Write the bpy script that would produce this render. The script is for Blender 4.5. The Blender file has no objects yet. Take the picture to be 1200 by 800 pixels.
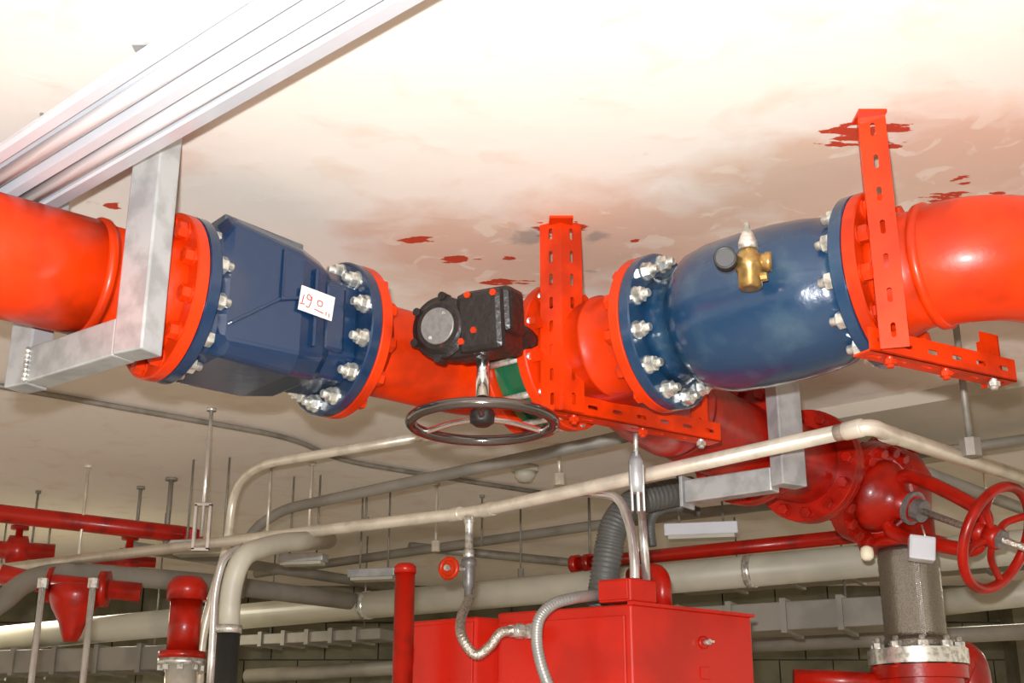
import bpy, math, random
from mathutils import Vector, Matrix, Quaternion
R = math.radians
PI = math.pi
random.seed(7)
S = bpy.context.scene
COL = S.collection
# ------------------------------------------------------------------ camera
F, PITCH, CZ = 1500.0, R(19.1), 1.5
cd = bpy.data.cameras.new('camera'); cam = bpy.data.objects.new('camera', cd); COL.objects.link(cam)
cam.location = (0, 0, CZ); cam.rotation_euler = (R(90) + PITCH, 0, 0)
cd.sensor_width = 36; cd.lens = 36 * F / 1200; cd.clip_end = 200
S.camera = cam
# ------------------------------------------------------------------ light
w = bpy.data.worlds.new('world'); S.world = w; w.use_nodes = True
w.node_tree.nodes['Background'].inputs[0].default_value = (1.0, 0.87, 0.71, 1)
w.node_tree.nodes['Background'].inputs[1].default_value = 1.0
def lamp(name, kind, loc, power, col, rot=(0, 0, 0), size=.1, sizey=None):
    l = bpy.data.lights.new(name, kind); o = bpy.data.objects.new(name, l); COL.objects.link(o)
    l.energy = power; l.color = col; o.location = loc; o.rotation_euler = rot
    if kind == 'AREA':
        l.size = size
        if sizey: l.shape = 'RECTANGLE'; l.size_y = sizey
    else: l.shadow_soft_size = size
    return o
lamp('camera_flash', 'AREA', (-.05, -.05, CZ + .13), 228, (.98, .98, 1), (R(90) + PITCH + R(6), 0, 0), .07, .04)
lamp('room_lamp', 'AREA', (-3.0, 8.5, CZ + 1.3), 45, (1, .92, .72), (0, 0, 0), 1.2, .3)
lamp('room_lamp', 'AREA', (3.5, 8.0, CZ + 1.3), 45, (1, .92, .72), (0, 0, 0), 1.2, .3)
lamp('room_lamp', 'AREA', (-1.2, .2, CZ + 1.45), 18, (1, .95, .88), (0, 0, 0), 1.2, .3)
S.view_settings.view_transform = 'Standard'; S.view_settings.look = 'None'
S.view_settings.exposure = 0.0; S.view_settings.gamma = 1

# ------------------------------------------------------------------ picture <-> place
def ray(px, py):
    v = 400 - py
    return (px - 600, F * math.cos(PITCH) - v * math.sin(PITCH), F * math.sin(PITCH) + v * math.cos(PITCH))
def at(px, py, Y):                  # point on the sight line at distance Y ahead
    x, f, u = ray(px, py); return Vector((x / f * Y, Y, CZ + u / f * Y))
def hh(px, py, h):                  # point on the sight line at height h above the eye
    x, f, u = ray(px, py); return at(px, py, h * f / u)
CEIL = 1.63
ZC = CZ + CEIL

# ------------------------------------------------------------------ materials
def nt(name):
    m = bpy.data.materials.new(name); m.use_nodes = True
    t = m.node_tree; b = t.nodes['Principled BSDF']
    return m, t, b
def mat(name, col, rough=.5, metal=0., noise=0., scale=8., bump=0., bscale=40., coat=0., col2=None, thr=(.45, .62), spec=.5):
    m, t, b = nt(name); N = t.nodes; L = t.links
    b.inputs['Roughness'].default_value = rough; b.inputs['Metallic'].default_value = metal
    b.inputs['Coat Weight'].default_value = coat; b.inputs['Specular IOR Level'].default_value = spec
    b.inputs['Coat Roughness'].default_value = .15
    b.inputs['Base Color'].default_value = (*col, 1)
    tc = N.new('ShaderNodeNewGeometry')
    if noise > 0 or col2:
        n = N.new('ShaderNodeTexNoise'); n.inputs['Scale'].default_value = scale; n.inputs['Detail'].default_value = 6
        L.new(tc.outputs['Position'], n.inputs['Vector'])
        r = N.new('ShaderNodeValToRGB')
        r.color_ramp.elements[0].position = thr[0]; r.color_ramp.elements[1].position = thr[1]
        c2 = col2 if col2 else tuple(max(0, c * (1 - noise)) for c in col)
        r.color_ramp.elements[0].color = (*col, 1); r.color_ramp.elements[1].color = (*c2, 1)
        L.new(n.outputs['Fac'], r.inputs['Fac']); L.new(r.outputs['Color'], b.inputs['Base Color'])
    if bump > 0:
        n2 = N.new('ShaderNodeTexNoise'); n2.inputs['Scale'].default_value = bscale; n2.inputs['Detail'].default_value = 4
        L.new(tc.outputs['Position'], n2.inputs['Vector'])
        bp = N.new('ShaderNodeBump'); bp.inputs['Strength'].default_value = bump; bp.inputs['Distance'].default_value = .01
        L.new(n2.outputs['Fac'], bp.inputs['Height']); L.new(bp.outputs['Normal'], b.inputs['Normal'])
    return m
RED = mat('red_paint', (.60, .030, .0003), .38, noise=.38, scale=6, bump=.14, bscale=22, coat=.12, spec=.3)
RED2 = mat('red_paint_back_shaded', (.40, .009, .002), .33, noise=.4, scale=9, bump=.12, coat=.12, spec=.35)  # darker copy of the red; shade on the rear pipe is put into the colour
REDB = mat('red_cabinet_paint', (.50, .012, .003), .32, noise=.2, scale=4, coat=.1, spec=.4)
BLUE = mat('blue_epoxy', (.006, .033, .080), .22, noise=0, scale=9, bump=.18, bscale=30, coat=.6, col2=(.030, .068, .105), thr=(.5, .75))
BLUE1 = mat('blue_epoxy_stained', (.004, .022, .062), .24, scale=6, bump=.12, bscale=25, coat=.5, col2=(.022, .032, .060), thr=(.5, .72))
STEEL = mat('zinc_bolt', (.72, .72, .66), .3, metal=.75, noise=.45, scale=45)
GALV = mat('galvanised', (.47, .49, .49), .38, metal=.45, noise=.25, scale=14, bump=.05, bscale=60)
CHROME = mat('bright_steel', (.8, .8, .8), .16, metal=1.)
COND = mat('conduit_metal', (.72, .66, .54), .33, metal=.35, noise=.2, scale=12)
CONDB = mat('conduit_bright', (.80, .80, .78), .22, metal=.8, noise=.15, scale=12)
CONDD = mat('conduit_dull', (.26, .24, .20), .5, metal=.3, noise=.3, scale=10)
DUCT = mat('pale_pipe_lagging', (.47, .45, .36), .45, noise=.2, scale=3)
DULL = mat('dull_grey_pipe', (.24, .22, .18), .5, noise=.25, scale=4)
BLACK = mat('black_iron', (.012, .009, .008), .38, noise=0, scale=18, bump=.35, bscale=45, col2=(.10, .012, .006), thr=(.66, .74))
BLK = mat('black_rubber', (.02, .02, .018), .45, noise=.2)
FLEXB = mat('dark_flex', (.11, .11, .10), .5, noise=.2)
FLEX = mat('grey_flex', (.36, .36, .34), .4, metal=.4, noise=.2)
BRAID = mat('steel_braid', (.62, .58, .50), .3, metal=.8, noise=.4, scale=90, bump=.5, bscale=160)
BRAIDW = mat('woven_steel', (.30, .27, .215), .33, metal=.85, noise=.35, scale=240, bump=.5, bscale=260)
GREEN = mat('green_paint', (.012, .12, .05), .3, noise=.3, coat=.4)
BRASS = mat('brass', (.55, .36, .13), .28, metal=.85, noise=.35, scale=40)
PLATE = mat('grey_plate', (.20, .19, .18), .42, metal=.35, noise=.2, scale=60)
WHITE = mat('white_enamel', (.62, .65, .69), .3, noise=.06, scale=5, coat=.3)
TUBE = mat('lamp_tube_glass', (.70, .71, .72), .18, coat=.3)
PAPER = mat('sticker_paper', (.86, .74, .66), .6, noise=.08, scale=30)
INK = mat('red_marker_ink', (.65, .03, .03), .6)
CREAM = mat('cream_plastic', (.85, .80, .60), .5)
WALLB = mat('block_concrete', (.13, .12, .075), .85, noise=.35, scale=3.5, bump=.4, bscale=20)
MORTAR = mat('mortar', (.075, .07, .05), .95, noise=.2)
FLOOR = mat('floor_concrete', (.55, .49, .40), .8, noise=.2, scale=2)
BEAM = mat('beam_plaster', (.50, .45, .36), .9, noise=.12, scale=2)
GLASS, gt, gb = nt('gauge_face'); gb.inputs['Base Color'].default_value = (.06, .06, .06, 1); gb.inputs['Roughness'].default_value = .35

def ceiling_mat():
    m, t, b = nt('ceiling_plaster'); N = t.nodes; L = t.links
    b.inputs['Roughness'].default_value = .85
    g = N.new('ShaderNodeNewGeometry')
    def noise(scale, det=6, dist=0., mapping=None):
        n = N.new('ShaderNodeTexNoise'); n.inputs['Scale'].default_value = scale; n.inputs['Detail'].default_value = det
        n.inputs['Distortion'].default_value = dist
        if mapping:
            mp = N.new('ShaderNodeMapping'); mp.inputs['Scale'].default_value = mapping
            L.new(g.outputs['Position'], mp.inputs['Vector']); L.new(mp.outputs['Vector'], n.inputs['Vector'])
        else: L.new(g.outputs['Position'], n.inputs['Vector'])
        return n.outputs['Fac']
    def mth(op, a, c, clamp=False):
        n = N.new('ShaderNodeMath'); n.operation = op; n.use_clamp = clamp
        for i, q in enumerate((a, c)):
            if isinstance(q, (int, float)): n.inputs[i].default_value = q
            else: L.new(q, n.inputs[i])
        return n.outputs[0]
    def blob(cx, cy, rx, ry):       # 1 at the middle of a stain, 0 at its edge
        mp = N.new('ShaderNodeMapping'); mp.vector_type = 'POINT'
        mp.inputs['Location'].default_value = (-cx / rx, -cy / ry, 0); mp.inputs['Scale'].default_value = (1 / rx, 1 / ry, 0)
        L.new(g.outputs['Position'], mp.inputs['Vector'])
        ln = N.new('ShaderNodeVectorMath'); ln.operation = 'LENGTH'; L.new(mp.outputs['Vector'], ln.inputs[0])
        return mth('SUBTRACT', 1.0, ln.outputs['Value'], True)
    def mix(f, a, c):
        n = N.new('ShaderNodeMix'); n.data_type = 'RGBA'
        L.new(f, n.inputs[0])
        for i, q in ((6, a), (7, c)):
            if isinstance(q, tuple): n.inputs[i].default_value = (*q, 1)
            else: L.new(q, n.inputs[i])
        return n.outputs[2]
    def total(ls):
        o = ls[0]
        for q in ls[1:]: o = mth('MAXIMUM', o, q)
        return o
    def cp(px, py): p = hh(px, py, CEIL); return p.x, p.y
    base = mix(mth('MULTIPLY', noise(1.3), .8, True), (.84, .78, .71), (.77, .71, .63))
    # water stain and painted-in red bounce from the pipes, brown, with pale flaked islands
    st = total([blob(*cp(960, 215), .50, .42), blob(*cp(1130, 195), .52, .50), blob(*cp(740, 285), .62, .55), blob(*cp(560, 300), .55, .5)])
    nz = noise(5.5, 8, .5)
    f = mth('ADD', mth('MULTIPLY', st, 2.0), mth('MULTIPLY', mth('SUBTRACT', nz, .55), 2.4), True)
    c = mix(mth('MULTIPLY', f, .72), base, (.66, .42, .28))
    isl = mth('MULTIPLY', mth('SUBTRACT', noise(8.5, 7, .8), .57), 14, True)
    c = mix(mth('MULTIPLY', mth('MULTIPLY', isl, f), .75), c, (.80, .70, .58))
    # red paint smears round the hanger tops
    rs = [(1008, 158, .15, .13), (1035, 150, .10, .06), (1045, 170, .06, .04), (1122, 210, .055, .045), (1110, 232, .10, .05), (1165, 232, .09, .05),
          (490, 282, .075, .05), (536, 304, .09, .05), (597, 303, .035, .03), (590, 330, .12, .05), (658, 268, .11, .10), (745, 282, .03, .02), (600, 345, .08, .05), (130, 240, .04, .04)]
    sm = total([blob(*cp(x, y), rx * 1.35, ry * 1.4) for x, y, rx, ry in rs])
    sn = noise(17, 6, .15, (1.0, 2.2, 1))
    fr = mth('MULTIPLY', mth('SUBTRACT', mth('ADD', mth('MULTIPLY', sm, .55), sn), .83), 26, True)
    c = mix(fr, c, (.50, .045, .012))
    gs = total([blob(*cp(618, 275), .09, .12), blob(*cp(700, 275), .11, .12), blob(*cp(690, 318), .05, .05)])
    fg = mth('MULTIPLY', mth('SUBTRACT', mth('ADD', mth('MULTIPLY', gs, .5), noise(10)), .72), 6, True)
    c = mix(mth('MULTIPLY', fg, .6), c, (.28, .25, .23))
    L.new(c, b.inputs['Base Color'])
    bp = N.new('ShaderNodeBump'); bp.inputs['Strength'].default_value = .15; bp.inputs['Distance'].default_value = .02
    L.new(nz, bp.inputs['Height']); L.new(bp.outputs['Normal'], b.inputs['Normal'])
    return m
CEILM = ceiling_mat()

# ------------------------------------------------------------------ mesh helpers (world coordinates)
def frame(d):
    d = Vector(d).normalized()
    a = Vector((0, 0, 1)) if abs(d.z) < .95 else Vector((1, 0, 0))
    x = a.cross(d).normalized(); return x, d.cross(x).normalized(), d     # x,y across, z along
class MB:
    def __init__(s): s.v = []; s.f = []; s.sm = []; s.mi = []
    def add(s, vs, fs, smooth=False, mi=0):
        o = len(s.v); s.v += [Vector(q) for q in vs]
        for q in fs: s.f.append([o + i for i in q]); s.sm.append(smooth); s.mi.append(mi)
        return s
    def box(s, c, ex, ey, ez, mi=0):           # centre and three half-extent vectors
        c = Vector(c); ex = Vector(ex); ey = Vector(ey); ez = Vector(ez)
        if ex.cross(ey).dot(ez) < 0: ex = -ex
        vs = [c + a * ex + b * ey + d * ez for d in (-1, 1) for b in (-1, 1) for a in (-1, 1)]
        return s.add(vs, [(0, 2, 3, 1), (4, 5, 7, 6), (0, 1, 5, 4), (2, 6, 7, 3), (0, 4, 6, 2), (1, 3, 7, 5)], mi=mi)
    def rings(s, rs, smooth=True, closed=False, caps=True, mi=0):
        n = len(rs[0]); vs = [p for r in rs for p in r]; fs = []
        m = len(rs)
        for i in range(m if closed else m - 1):
            j = (i + 1) % m
            for k in range(n):
                l = (k + 1) % n; fs.append((i * n + k, i * n + l, j * n + l, j * n + k))
        s.add(vs, fs, smooth, mi)
        if caps and not closed:
            o = len(s.v) - len(vs)
            s.f.append([o + i for i in range(n)][::-1]); s.sm.append(False); s.mi.append(mi)
            s.f.append([o + (m - 1) * n + i for i in range(n)]); s.sm.append(False); s.mi.append(mi)
        return s
    def lathe(s, c, d, prof, n=40, smooth=True, mi=0, caps=True, phase=0.):   # prof: (along, radius)
        x, y, z = frame(d); c = Vector(c); out = []
        for a, r in prof:
            out.append([c + z * a + (x * math.cos(t) + y * math.sin(t)) * r for t in [phase + 2 * PI * k / n for k in range(n)]])
        return s.rings(out, smooth, mi=mi, caps=caps)
    def steps(s, c, d, prof, n=40, mi=0):      # lathe with sharp corners where prof repeats are broken into separate bands
        segs = list(zip(prof[:-1], prof[1:]))
        for i, (p, q) in enumerate(segs):
            s.lathe(c, d, [p, q], n, True, mi, caps=False)
        s.lathe(c, d, [(prof[0][0], prof[0][1]), (prof[0][0] + 1e-5, prof[0][1])], n, mi=mi) if prof[0][1] > .001 else None
        s.lathe(c, d, [(prof[-1][0] - 1e-5, prof[-1][1]), prof[-1]], n, mi=mi) if prof[-1][1] > .001 else None
        return s
    def tube(s, pts, r, n=16, mi=0, caps=True, rf=None):
        pts = [Vector(p) for p in pts]; out = []; px = None
        for i, p in enumerate(pts):
            t = (pts[min(i + 1, len(pts) - 1)] - pts[max(i - 1, 0)]).normalized()
            if px is None: x, y, _ = frame(t)
            else:
                x = (px - t * px.dot(t)).normalized(); y = t.cross(x)
            px = x; rr = rf(i) if rf else r
            out.append([p + (x * math.cos(2 * PI * k / n) + y * math.sin(2 * PI * k / n)) * rr for k in range(n)])
        return s.rings(out, True, mi=mi, caps=caps)
    def torus(s, c, d, Rr, r, n=48, m=10, mi=0):
        x, y, z = frame(d); c = Vector(c); out = []
        for k in range(n):
            t = 2 * PI * k / n; e = x * math.cos(t) + y * math.sin(t)
            out.append([c + e * (Rr + r * math.cos(q)) + z * r * math.sin(q) for q in [2 * PI * j / m for j in range(m)]])
        return s.rings(out, True, closed=True, mi=mi)
    def hexa(s, c, d, a0, a1, r, mi=0, n=6): return s.lathe(c, d, [(a0, r), (a1, r)], n, False, mi)
    def plate_slots(s, o, L, Wd, th, length, width, n, sl=.038, sw=.012, first=None):
        """steel strip starting at o, running along L, width along Wd, thickness along th, n stadium slots"""
        o = Vector(o); L = Vector(L).normalized(); Wd = Vector(Wd).normalized(); th = Vector(th)
        cell = length / n
        for i in range(n):
            a0 = i * cell; a1 = a0 + cell; am = (a0 + a1) / 2; wm = width / 2
            k = sw / 2
            inner = [(am + sl / 2 - k * .6, wm + k), (am - sl / 2 + k * .6, wm + k), (am - sl / 2, wm + k * .4), (am - sl / 2, wm - k * .4),
                     (am - sl / 2 + k * .6, wm - k), (am + sl / 2 - k * .6, wm - k), (am + sl / 2, wm - k * .4), (am + sl / 2, wm + k * .4)]
            outer = [(a1, width), (a0, width), (a0, wm + k), (a0, wm - k), (a0, 0), (a1, 0), (a1, wm - k), (a1, wm + k)]
            P = lambda q, t: o + L * q[0] + Wd * q[1] + th * t
            vs = [P(q, 0) for q in outer] + [P(q, 0) for q in inner] + [P(q, 1) for q in outer] + [P(q, 1) for q in inner]
            fs = []
            for j in range(8):
                l = (j + 1) % 8
                fs += [(j, l, 8 + l, 8 + j), (16 + j, 24 + j, 24 + l, 16 + l), (8 + j, 8 + l, 24 + l, 24 + j)]
            fs += [(0, 16, 17, 1), (4, 20, 21, 5)]
            if i == 0: fs += [(1, 17, 18, 2), (2, 18, 19, 3), (3, 19, 20, 4)]
            if i == n - 1: fs += [(5, 21, 22, 6), (6, 22, 23, 7), (7, 23, 16, 0)]
            s.add(vs, fs)
        return s
    def mesh(s, name, mats, origin):
        me = bpy.data.meshes.new(name)
        me.from_pydata([tuple(q - origin) for q in s.v], [], s.f)
        for m in (mats if isinstance(mats, (list, tuple)) else [mats]): me.materials.append(m)
        me.polygons.foreach_set('use_smooth', s.sm); me.polygons.foreach_set('material_index', s.mi)
        me.update(); return me
    def build(s, name, mats, parent=None, bevel=0., label=None, subs=0):
        lo = Vector([min(q[i] for q in s.v) for i in range(3)]); hi = Vector([max(q[i] for q in s.v) for i in range(3)])
        org = (lo + hi) / 2
        o = bpy.data.objects.new(name, s.mesh(name, mats, org)); COL.objects.link(o)
        put(o, org, parent)
        if bevel:
            b = o.modifiers.new('bevel', 'BEVEL'); b.width = bevel; b.segments = 2; b.limit_method = 'ANGLE'; b.angle_limit = R(40)
        if label: o['label'] = label
        return o
WORLD = {}
def put(o, org, parent):
    WORLD[o.name] = Vector(org)
    if parent is not None:
        o.parent = parent; o.location = Vector(org) - WORLD[parent.name]
    else: o.location = org
def tag(o, label, cat, group=None, kind=None):
    o['label'] = label; o['category'] = cat
    if group: o['group'] = group
    if kind: o['kind'] = kind
    return o
def thing(name, loc, label, cat, group=None):
    o = bpy.data.objects.new(name, None); COL.objects.link(o); o.empty_display_size = .05
    put(o, Vector(loc), None); return tag(o, label, cat, group)
def struct(o): o['kind'] = 'structure'; return o
def inst(name, me, loc, d, parent, spin=0., label=None):
    o = bpy.data.objects.new(name, me); COL.objects.link(o)
    put(o, Vector(loc), parent); o.rotation_mode = 'QUATERNION'
    o.rotation_quaternion = Vector((0, 0, 1)).rotation_difference(Vector(d).normalized()) @ Quaternion((0, 0, 1), spin)
    if label: o['label'] = label
    return o
def smoothpath(pts, k=8):                       # Catmull-Rom
    pts = [Vector(p) for p in pts]; out = []
    for i in range(len(pts) - 1):
        p0 = pts[max(i - 1, 0)]; p1 = pts[i]; p2 = pts[i + 1]; p3 = pts[min(i + 2, len(pts) - 1)]
        for j in range(k):
            t = j / k
            out.append(.5 * ((2 * p1) + (p2 - p0) * t + (2 * p0 - 5 * p1 + 4 * p2 - p3) * t * t + (3 * p1 - p0 - 3 * p2 + p3) * t ** 3))
    return out + [pts[-1]]
def rounded(pts, rad, k=8):                     # straight runs with filleted bends
    pts = [Vector(p) for p in pts]; out = [pts[0]]
    for i in range(1, len(pts) - 1):
        a, b, c = pts[i - 1], pts[i], pts[i + 1]
        u = (a - b).normalized(); v = (c - b).normalized()
        d = min(rad, (a - b).length * .49, (c - b).length * .49)
        p = b + u * d; q = b + v * d
        for j in range(k + 1):
            t = j / k; out.append(p * (1 - t) ** 2 + b * 2 * t * (1 - t) + q * t * t)
    return out + [pts[-1]]

# ------------------------------------------------------------------ the setting
def slab(name, x0, x1, y0, y1, z0, z1, m):
    return struct(MB().box(((x0 + x1) / 2, (y0 + y1) / 2, (z0 + z1) / 2), ((x1 - x0) / 2, 0, 0), (0, (y1 - y0) / 2, 0), (0, 0, (z1 - z0) / 2)).build(name, m))
WY = 11.2
slab('ceiling', -9, 9, -3, WY, ZC, ZC + .25, CEILM)
slab('floor', -9, 9, -3, WY, -.1, 0, FLOOR)
wall = slab('wall_back', -6.6, 6.6, WY, WY + .2, 0, ZC, MORTAR)
bw, bh = .455, .313
blk = MB().box((0, 0, 0), (bw / 2 - .006, 0, 0), (0, .016, 0), (0, 0, bh / 2 - .006)).mesh('block', WALLB, Vector((0, 0, 0)))
for r in range(10):
    for c in range(29):
        x = -6.6 + (c + .5 + (.5 if r % 2 else 0)) * bw
        if x + bw / 2 > 6.6: continue
        o = bpy.data.objects.new('block', blk); COL.objects.link(o)
        put(o, Vector((x, WY - .010 - random.random() * .006, (r + .5) * bh)), wall)
# shallow downstand strip of the slab on the right
b0 = hh(948, 481, CEIL); b1 = hh(1200, 436, CEIL); bd = (b1 - b0).normalized(); bn = Vector((-bd.y, bd.x, 0))
bc = b0 + bd * 1.6 + bn * .55
o = MB().box((bc.x, bc.y, ZC - .03), bd * 1.85, bn * .55, (0, 0, .03)).build('trim_1', BEAM); struct(o)

# ------------------------------------------------------------------ bolts and flanges
def bolt_mesh(name, mats, l0=.085, l1=.085):     # mi 0 on the +z side, 1 on the -z side
    b = MB()
    for sgn, mi, l in ((1, 0, l0), (-1, 1, l1)):
        b.lathe((0, 0, 0), (0, 0, sgn), [(0, .0125), (l - .003, .0125), (l, .010)], 10, True, mi)
        b.lathe((0, 0, 0), (0, 0, sgn), [(.036, .027), (.040, .027)], 16, False, mi)
        b.lathe((0, 0, 0), (0, 0, sgn), [(.040, .0235), (.060, .0235), (.063, .020)], 6, False, mi)
    return b.mesh(name, mats, Vector((0, 0, 0)))
BOLT_SR = bolt_mesh('bolt', [STEEL, RED], .082, .064)
FR, FT, BR = .232, .036, .198                   # flange radius, thickness, bolt circle
PH = CZ + 1.25                                  # pipe axis height
def flange_mb(c, d, sign, r_in=.14, n=64):      # disc from plane c away along d*sign
    b = MB(); dd = Vector(d) * sign
    b.steps(c, dd, [(0.001, .16), (0.001, FR - .003), (.004, FR), (FT - .004, FR), (FT, FR - .004), (FT, r_in)], n)
    return b
def bolt_ring(c, d, parent, N=12, me=BOLT_SR, phase=PI / 12, rad=BR):
    x, y, z = frame(d)
    for k in range(N):
        t = phase + 2 * PI * k / N
        inst('bolt', me, Vector(c) + (x * math.cos(t) + y * math.sin(t)) * rad, d, parent, random.random() * 3)
def vec(x, y, z=0): return Vector((x, y, z))
L1 = Vector((-.929, 3.2525, PH)); L2 = Vector((-.515, 3.60, PH))
U = (L2 - L1).normalized(); LL = (L2 - L1).length
R2 = Vector((.9615, 3.116, PH)); R1 = Vector((.44, 3.535, PH))
V = (R2 - R1).normalized(); RL = (R2 - R1).length
T0 = R1 - V * .37                               # flange beside the butterfly valve
PR = .155

# ------------------------------------------------------------------ left inlet pipe
t = thing('red_pipe', L1 - U * 1.2, 'thick orange-red pipe entering from the left edge under the white light fixture', 'pipe')
MB().lathe(L1, -U, [(.21, PR), (.5, PR), (3.0, PR)], 64).build('pipe_barrel', RED, t)
MB().lathe(L1, -U, [(.215, PR), (.222, PR + .008), (.236, PR + .008), (.243, PR)], 64).build('weld_ring', RED, t)
MB().lathe(L1, -U, [(.0, .15), (.03, .178), (.08, .165), (.14, .150), (.21, .150)], 64).build('neck', RED, t)
flange_mb(L1, U, -1).build('flange', RED, t)

# ------------------------------------------------------------------ check valve (left, blue)
t = thing('check_valve', (L1 + L2) / 2, 'dark blue box-bodied flanged valve with a paper sticker, left of the black gearbox', 'valve')
flange_mb(L1, U, 1).build('flange', BLUE1, t)
flange_mb(L2, U, -1).build('flange', BLUE1, t)
Wc = Vector((U.y, -U.x, 0)); Z = Vector((0, 0, 1))     # Wc: sideways towards the camera
def octo(s, a, top, bot, ch):
    p = [(a, -bot + ch), (a, top - ch), (a - ch, top), (-a + ch, top), (-a, top - ch), (-a, -bot + ch), (-a + ch, -bot), (a - ch, -bot)]
    return [L1 + U * s + Wc * q[0] + Z * q[1] for q in p]
b = MB()
st = [(.030, .165, .165, .165, .065), (.060, .17, .19, .175, .05), (.085, .185, .222, .185, .035), (.30, .185, .198, .190, .045), (.385, .165, .180, .180, .05), (.415, .150, .170, .165, .055), (LL - .03, .150, .165, .160, .06)]
b.rings([octo(*q) for q in st], False)
b.build('valve_body', BLUE1, t, bevel=.012)
b = MB()                                                # raised front web, ribs and end collar
def quadbar(p, q, half, depth=.010):
    a = L1 + U * p[0] + Z * p[1] + Wc * p[2]; c = L1 + U * q[0] + Z * q[1] + Wc * q[2]
    d = (c - a); n = d.cross(Wc).normalized()
    b.box((a + c) / 2, d / 2, n * half, Wc * depth)
quadbar((.09, -.10, .188), (.23, .0, .188), .005, .008)
quadbar((.23, .0, .188), (.30, .02, .186), .005, .008)
quadbar((.345, -.11, .176), (.345, .12, .176), .006, .012)
quadbar((.235, .0, .188), (.235, .15, .188), .004, .006)
b.build('rib', BLUE1, t, bevel=.003)
b = MB().box(L1 + U * .20 + Z * .205 + Wc * 0, U * .125 - Z * .012, Wc * .135, Z * .012)
b.build('top_cover', mat('blue_grey_dusty', (.085, .10, .105), .5, noise=.3), t, bevel=.004, label='greyish blue cover plate on top')
b = MB().box(L1 + U * .425 + Wc * .10, U * .035, Wc * .062, Z * .10)
b.build('end_boss', BLUE1, t, bevel=.01)
bolt_ring(L1, U, t); bolt_ring(L2, -U, t)
# sticker with red handwriting
sc = L1 + U * .340 + Wc * .197 + Z * .012
sx = U * .054 - Z * .005; sy = Z * .036 + U * .004
s_ = MB().box(sc, sx, sy, Wc * .0012).build('sticker', PAPER, t, label='pale paper sticker with 90 handwritten in red')
def stroke(pts):
    return [sc + sx * a + sy * c + Wc * .002 for a, c in pts]
strokes = [[(-.85, -.4), (-.8, .3)], [(-.98, -.5), (-.7, -.45)],
           [(-.35, .25), (-.55, .45), (-.6, .1), (-.38, .05), (-.33, .35), (-.36, -.2), (-.45, -.6), (-.6, -.55)],
           [(.05, .25), (.3, .22), (.28, -.15), (.05, -.12), (.04, .25)], [(-.1, -.55), (.45, -.65)], [(.6, -.45), (.62, -.75)], [(.78, -.5), (.8, -.8)]]
b = MB()
for q in strokes: b.tube(smoothpath(stroke(q), 4), .0016, 6)
b.build('handwriting', INK, s_)

# ------------------------------------------------------------------ elbow between the two lines
E0 = L2 + U * .0
t = thing('red_elbow', L2 + U * .3, 'orange-red bent pipe behind the chrome-stemmed handwheel', 'pipe')
flange_mb(L2, U, 1).build('flange', RED, t)
# intersection of lines
den = U.x * V.y - U.y * V.x; dv = T0 - L2
tt = (dv.x * V.y - dv.y * V.x) / den
CR = L2 + U * tt
BV1 = T0 - V * .115                             # butterfly valve far face
tan = min((CR - BV1).length - .03, .22)
pth = [L2 + U * .03, CR - U * (tan + .10), CR - U * tan]
for j in range(1, 13):
    q = j / 12; pth.append((CR - U * tan) * (1 - q) ** 2 + CR * 2 * q * (1 - q) + (CR + V * tan) * q * q)
pth += [BV1 - V * .0]
MB().tube(pth, .142, 48, caps=False).build('pipe_barrel', RED, t)
MB().lathe(L2, U, [(.034, .175), (.06, .160), (.10, .142)], 56).build('neck', RED, t)
flange_mb(BV1, V, -1).build('flange', RED, t)

# ------------------------------------------------------------------ butterfly valve with gearbox
t = thing('butterfly_valve', BV1, 'green butterfly valve with black gearbox and chrome handwheel hanging below', 'valve')
MB().steps(BV1, V, [(.004, .15), (.004, .20), (.03, .20), (.034, .188), (.081, .188), (.085, .20), (.111, .20), (.111, .15)], 56).build('valve_ring', GREEN, t)
bv = BV1 + V * .057
x_, y_, z_ = frame(V)
studm = MB().lathe((0, 0, 0), (0, 0, 1), [(-.10, .011), (.10, .011)], 8).mesh('stud', STEEL, Vector((0, 0, 0)))
for k in range(12):
    a = PI / 12 + k * PI / 6
    inst('stud', studm, bv + (x_ * math.cos(a) + y_ * math.sin(a)) * .213, V, t)
G = at(513, 382, 3.40)                          # middle of the round grey cover
D = Vector((-.42, -.90, -.12)).normalized()     # way the gearbox faces
gx = Vector((0, 0, 1)).cross(D).normalized(); gx = -gx if gx.x < 0 else gx
gz = D.cross(gx).normalized(); gz = -gz if gz.z < 0 else gz
b = MB()
b.steps(G, -D, [(.0, .060), (.0, .066), (.012, .080), (.016, .090), (.04, .093), (.055, .093), (.06, .085), (.12, .085)], 40)
for k in range(6):
    a = .4 + k * PI / 3; b.lathe(G + (gx * math.cos(a) + gz * math.sin(a)) * .090, -D, [(.008, .012), (.05, .012)], 10)
b.build('gearbox_drum', BLACK, t, bevel=.002)
bc = G + gx * .125 - D * .08
b = MB(); b.box(bc, gx * .072, gz * .088, D * .075); b.box(bc + gx * .01 + gz * .03, gx * .080, gz * .068, D * .055)
b.box(bc + gx * -.06 - gz * .02 + D * .01, gx * .05, gz * .075, D * .05)
b.build('gearbox_housing', BLACK, t, bevel=.018)
b = MB()
for a, c in ((-.03, .086), (.05, .08), (-.055, -.06), (-.015, -.03)): b.hexa(bc + gx * a + gz * c * .9 + D * .07, D, 0, .010, .010)
b.build('screw', RED, t, label='red paint-splashed screw heads')
sh = MB(); sh.tube([bc - D * .05, bv + Vector((0, 0, .02))], .05, 20); sh.build('mounting_neck', BLACK, t)
cp_ = MB().lathe(G, D, [(0, .053), (.004, .053), (.006, .050)], 40).build('cover_plate', PLATE, t, label='round grey cover plate')
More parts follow.
